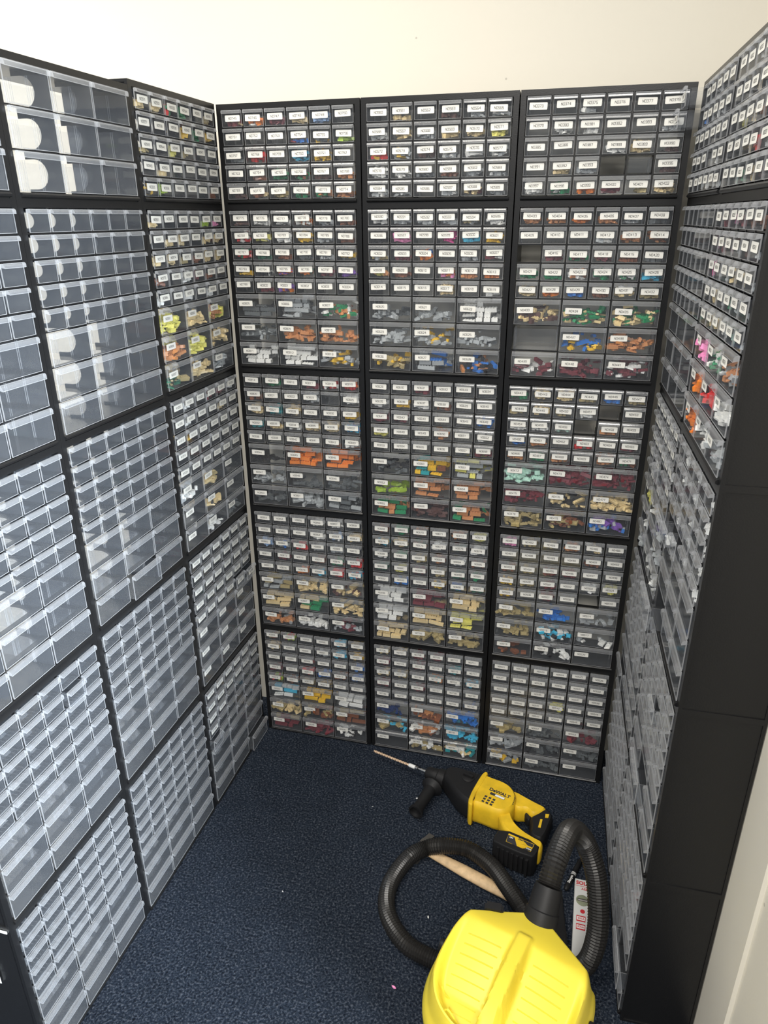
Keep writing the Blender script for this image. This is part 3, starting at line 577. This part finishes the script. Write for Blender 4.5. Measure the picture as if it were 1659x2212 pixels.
ob('sticker_print', fix(m.mesh('sticker_print', ['ink'])), bat)
def dtext(name, body, size, x, y, z, mat, parent=dr, bold=0.0, shear=0.0, a=0.0):
    t = text_ob(name, body, size, parent, (x, y, z), (0, 0, 0), mat, bold, 0.00015, 'CENTER', shear)
    t.matrix_local = Matrix.Translation((x, y, z)) @ Matrix.Rotation(a, 4, 'Z') @ Matrix.Diagonal((1, -1, 1, 1)); return t
dtext('brand_lettering', 'DeWALT', 0.0165, 0.250, 0.003, 0.0884, 'ink', bold=0.0006)
m = MB(); puff(m, [(0.2255, 0.0125), (0.272, 0.0125), (0.272, 0.022), (0.2255, 0.022)], [(0.0876, 0), (0.0882, 0)]); dpart('plate_print', m, 'ink', False)
m = MB(); puff(m, [(0.2415, 0.0135), (0.271, 0.0135), (0.271, 0.021), (0.2415, 0.021)], [(0.0880, 0), (0.0885, 0)]); dpart('plate_inset', m, 'white', False)
for i in range(5):
    m = MB(); puff(m, [(0.281 + i * 0.002, -0.004 + i * 0.0065), (0.297 + i * 0.001, -0.007 + i * 0.0065), (0.297 + i * 0.001, -0.004 + i * 0.0065), (0.281 + i * 0.002, -0.001 + i * 0.0065)], [(0.080, 0), (0.0868, 0)]); dpart('vent_slot', m, 'ink', False)
for i in range(3):
    for j in range(3):
        m = MB(); m.box((0.216 + i * 0.013, 0.033 + j * 0.011, 0.0872), (0.224 + i * 0.013, 0.040 + j * 0.011, 0.0883)); dpart('warning_mark', m, 'ink', False)
for i in range(4):
    m = MB(); m.box((0.176 - i * 0.009, -0.034, 0.083), (0.180 - i * 0.009, -0.012, 0.0872)); dpart('cooling_rib', m, 'rubber', False)
m = MB(); m.rev((0.140, -0.008, 0.080), (0.140, -0.008, 1), [(0, 0.021), (0.008, 0.020), (0.010, 0.017)], 24); m.box((0.124, -0.012, 0.088), (0.156, -0.004, 0.098)); dpart('mode_knob', m, 'rubber')
dtext('brand_lettering', 'DeWALT', 0.0085, 0.378, 0.1255, 0.0802, 'ink', bat, 0.0003)
dtext('series_lettering', 'XR', 0.0170, 0.378, 0.1415, 0.0806, 'toolyellow', bat, 0.0006, 0.3)
dtext('voltage_lettering', '18V', 0.0072, 0.342, 0.1330, 0.0804, 'white', bat, 0.0002)
dtext('capacity_lettering', '4.0Ah', 0.0062, 0.3985, 0.1440, 0.0804, 'white', bat, 0.0002)

# ------------------------------------------------------------------ claw-less hammer under the hose
hm = bpy.data.objects.new('hammer', None); COL.objects.link(hm); hm.location = (0.642, -0.399, 0.0)
hv = Vector((0.945, -0.512)) - Vector((0.642, -0.399)); hm.rotation_euler = (0, 0, math.atan2(hv.y, hv.x))
tag(hm, 'steel headed hammer with a pale wooden handle lying under the hose', 'hammer')
m = MB(); st = [(-0.01, 0.012, 0.008), (0.03, 0.013, 0.009), (0.08, 0.0155, 0.0105), (0.14, 0.0185, 0.012), (0.20, 0.0190, 0.0125), (0.26, 0.0165, 0.0115), (0.295, 0.0175, 0.012), (0.308, 0.012, 0.008)]
m.loft([[(x, ry * math.cos(6.2832 * j / 20), 0.0135 + rz * math.sin(6.2832 * j / 20)) for j in range(20)] for x, ry, rz in st]); ob('handle', autosmooth(m.mesh('handle', ['wood']), 60), hm)
m = MB(); m.loft([[(sx * a, y, 0.014 + sz * b) for sx, sz in ((-1, -1), (1, -1), (1, 1), (-1, 1))] for y, a, b in ((-0.046, 0.012, 0.0135), (-0.040, 0.0135, 0.0138), (-0.022, 0.0135, 0.0138), (-0.016, 0.0115, 0.0115), (0.016, 0.0120, 0.0120), (0.034, 0.010, 0.007), (0.056, 0.0095, 0.0022))]); ob('head', autosmooth(m.mesh('head', ['dsteel']), 30), hm)

# ------------------------------------------------------------------ spirit level, marker
lv = bpy.data.objects.new('spirit_level', None); COL.objects.link(lv); lv.location = (1.0925, -0.405, 0.0); lv.rotation_euler = (0, 0, math.radians(-2.0))
tag(lv, 'short white spirit level with red print lying beside the vacuum hose', 'spirit level')
m = MB(); puff(m, [(-0.0215, -0.300), (0.0215, -0.300), (0.0215, 0), (-0.0215, 0)], [(0.0, 0.0008), (0.0008, 0), (0.0212, 0), (0.022, 0.0008)]); ob('body', fix(m.mesh('level_body', ['alu'])), lv)
text_ob('brand_lettering', 'SOLA', 0.0150, lv, (0.0, -0.0125, 0.0222), (0, 0, 0), 'red', 0.0006)
m = MB(); m.box((-0.0195, -0.0225, 0.0219), (0.0195, -0.0215, 0.0223)); ob('red_rule', m.mesh('red_rule', ['red']), lv)
text_ob('model_lettering', 'AZB', 0.0085, lv, (0.004, -0.030, 0.0222), (0, 0, 0), 'red', 0.0002)
m = MB(); m.rev((0, -0.066, 0.0210), (0, -0.066, 1), [(0, 0.0165), (0.0012, 0.0170), (0.0022, 0.0150)], 26); ob('vial_window', autosmooth(m.mesh('vial_window', ['vial'])), lv)
m = MB(); m.rev((-0.013, -0.066, 0.0226), (0.013, -0.066, 0.0226), [(0, 0.003), (0.001, 0.004), (0.025, 0.004), (0.026, 0.003)], 12); ob('vial', autosmooth(m.mesh('vial_tube', ['dsteel'])), lv)
m = MB(); m.rev((0.001, -0.099, 0.0215), (0.001, -0.099, 1), [(0, 0.0062), (0.0010, 0.0060)], 20); ob('red_dot', m.mesh('red_dot', ['red']), lv)
for i, y in enumerate((-0.121, -0.145)):
    m = MB(); m.box((-0.014, y - 0.0085, 0.0219), (0.009, y + 0.0085, 0.0223)); o = ob('red_badge', m.mesh('red_badge', ['red']), lv)
    m = MB(); m.box((-0.0125, y - 0.005, 0.0223), (0.0075, y + 0.005, 0.0225)); ob('badge_field', m.mesh('badge_field', ['white']), lv)
    text_ob('badge_lettering', 'SOLA', 0.0065, lv, (-0.0025, y, 0.0226), (0, 0, 0), 'red', 0.0002)
mk = bpy.data.objects.new('marker_pen', None); COL.objects.link(mk)
a, b = Vector((1.0860, -0.330, 0.0075)), Vector((1.0470, -0.436, 0.0075)); mk.location = a; mk.rotation_euler = (0, 0, math.atan2((b - a).y, (b - a).x))
tag(mk, 'black marker pen with white lettering on the carpet beside the level', 'marker pen'); L_ = (b - a).length
m = MB(); m.rev((0.040, 0, 0), (1, 0, 0), [(0, 0.0062), (0.002, 0.0068), (L_ - 0.050, 0.0068), (L_ - 0.044, 0.0060), (L_ - 0.040, 0.003)], 18); ob('barrel', autosmooth(m.mesh('barrel', ['rubber'])), mk)
m = MB(); m.rev((-0.004, 0, 0), (1, 0, 0), [(0, 0.0050), (0.002, 0.0066), (0.042, 0.0074), (0.044, 0.0070)], 18); ob('cap', autosmooth(m.mesh('cap', ['rubber'])), mk)
for i in range(3):
    m = MB(); m.rev((0.050 + i * 0.0032, 0, 0), (1, 0, 0), [(0, 0.00695), (0.0016, 0.00695)], 18); ob('white_ring', m.mesh('white_ring', ['white']), mk)
text_ob('brand_lettering', 'Sharpie', 0.0095, mk, (0.078, 0.0, 0.0069), (0, 0, math.pi), 'white', 0.0002)

nz = MB(); nz.loft([[(sx * w_, y, 0.0005 + (sz + 1) * h_) for sx, sz in ((-1, -.6), (-.7, -1), (.7, -1), (1, -.6), (1, .6), (.7, 1), (-.7, 1), (-1, .6))] for y, w_, h_ in ((0, 0.011, 0.007), (-0.05, 0.0125, 0.008), (-0.10, 0.015, 0.0105), (-0.125, 0.0165, 0.0145), (-0.165, 0.0165, 0.0150), (-0.168, 0.0145, 0.013))])
tag(ob('crevice_nozzle', autosmooth(nz.mesh('crevice_nozzle', ['rubber']), 30), None, (1.028, -0.455, 0.0), (0, 0, 0.05)), 'black plastic vacuum nozzle on the carpet between hose cuff and spirit level', 'nozzle')
# ------------------------------------------------------------------ crumbs on the carpet
for i, (x, y, s, c) in enumerate([(0.588, -0.205, .004, 'w'), (0.610, -0.225, .004, 'w'), (0.700, -0.60, .004, 'w'), (0.655, -0.800, .006, 'p'), (0.46, -0.27, .003, 'g'), (0.86, -0.375, .005, 't'), (0.30, -0.62, .003, 'w'), (0.93, -0.30, .004, 't'), (1.125, -0.30, .003, 'w'), (0.40, -1.02, .003, 'w')]):
    m = MB(); m.rev((-s, 0, s * .4), (s, 0.0006, s * .5), [(0, s * .15), (s * .6, s * .5), (s * 1.4, s * .45), (s * 2, s * .12)], 6)
    where = ['by the side handle', 'near the side handle', 'left of the hose loop', 'left of the vacuum', 'in front of the far left corner', 'by the battery', 'in the middle of the open area', 'under the drill grip', 'by the right row', 'nearest the camera'][i]
    o = ob('plastic_crumb', m.mesh('plastic_crumb', ['toy_' + c]), None, (x, y, 0.0), (0, 0, i * 0.9)); tag(o, f'tiny {CNAME[c]} plastic crumb on the carpet {where}', 'crumb', 'crumbs on the carpet')
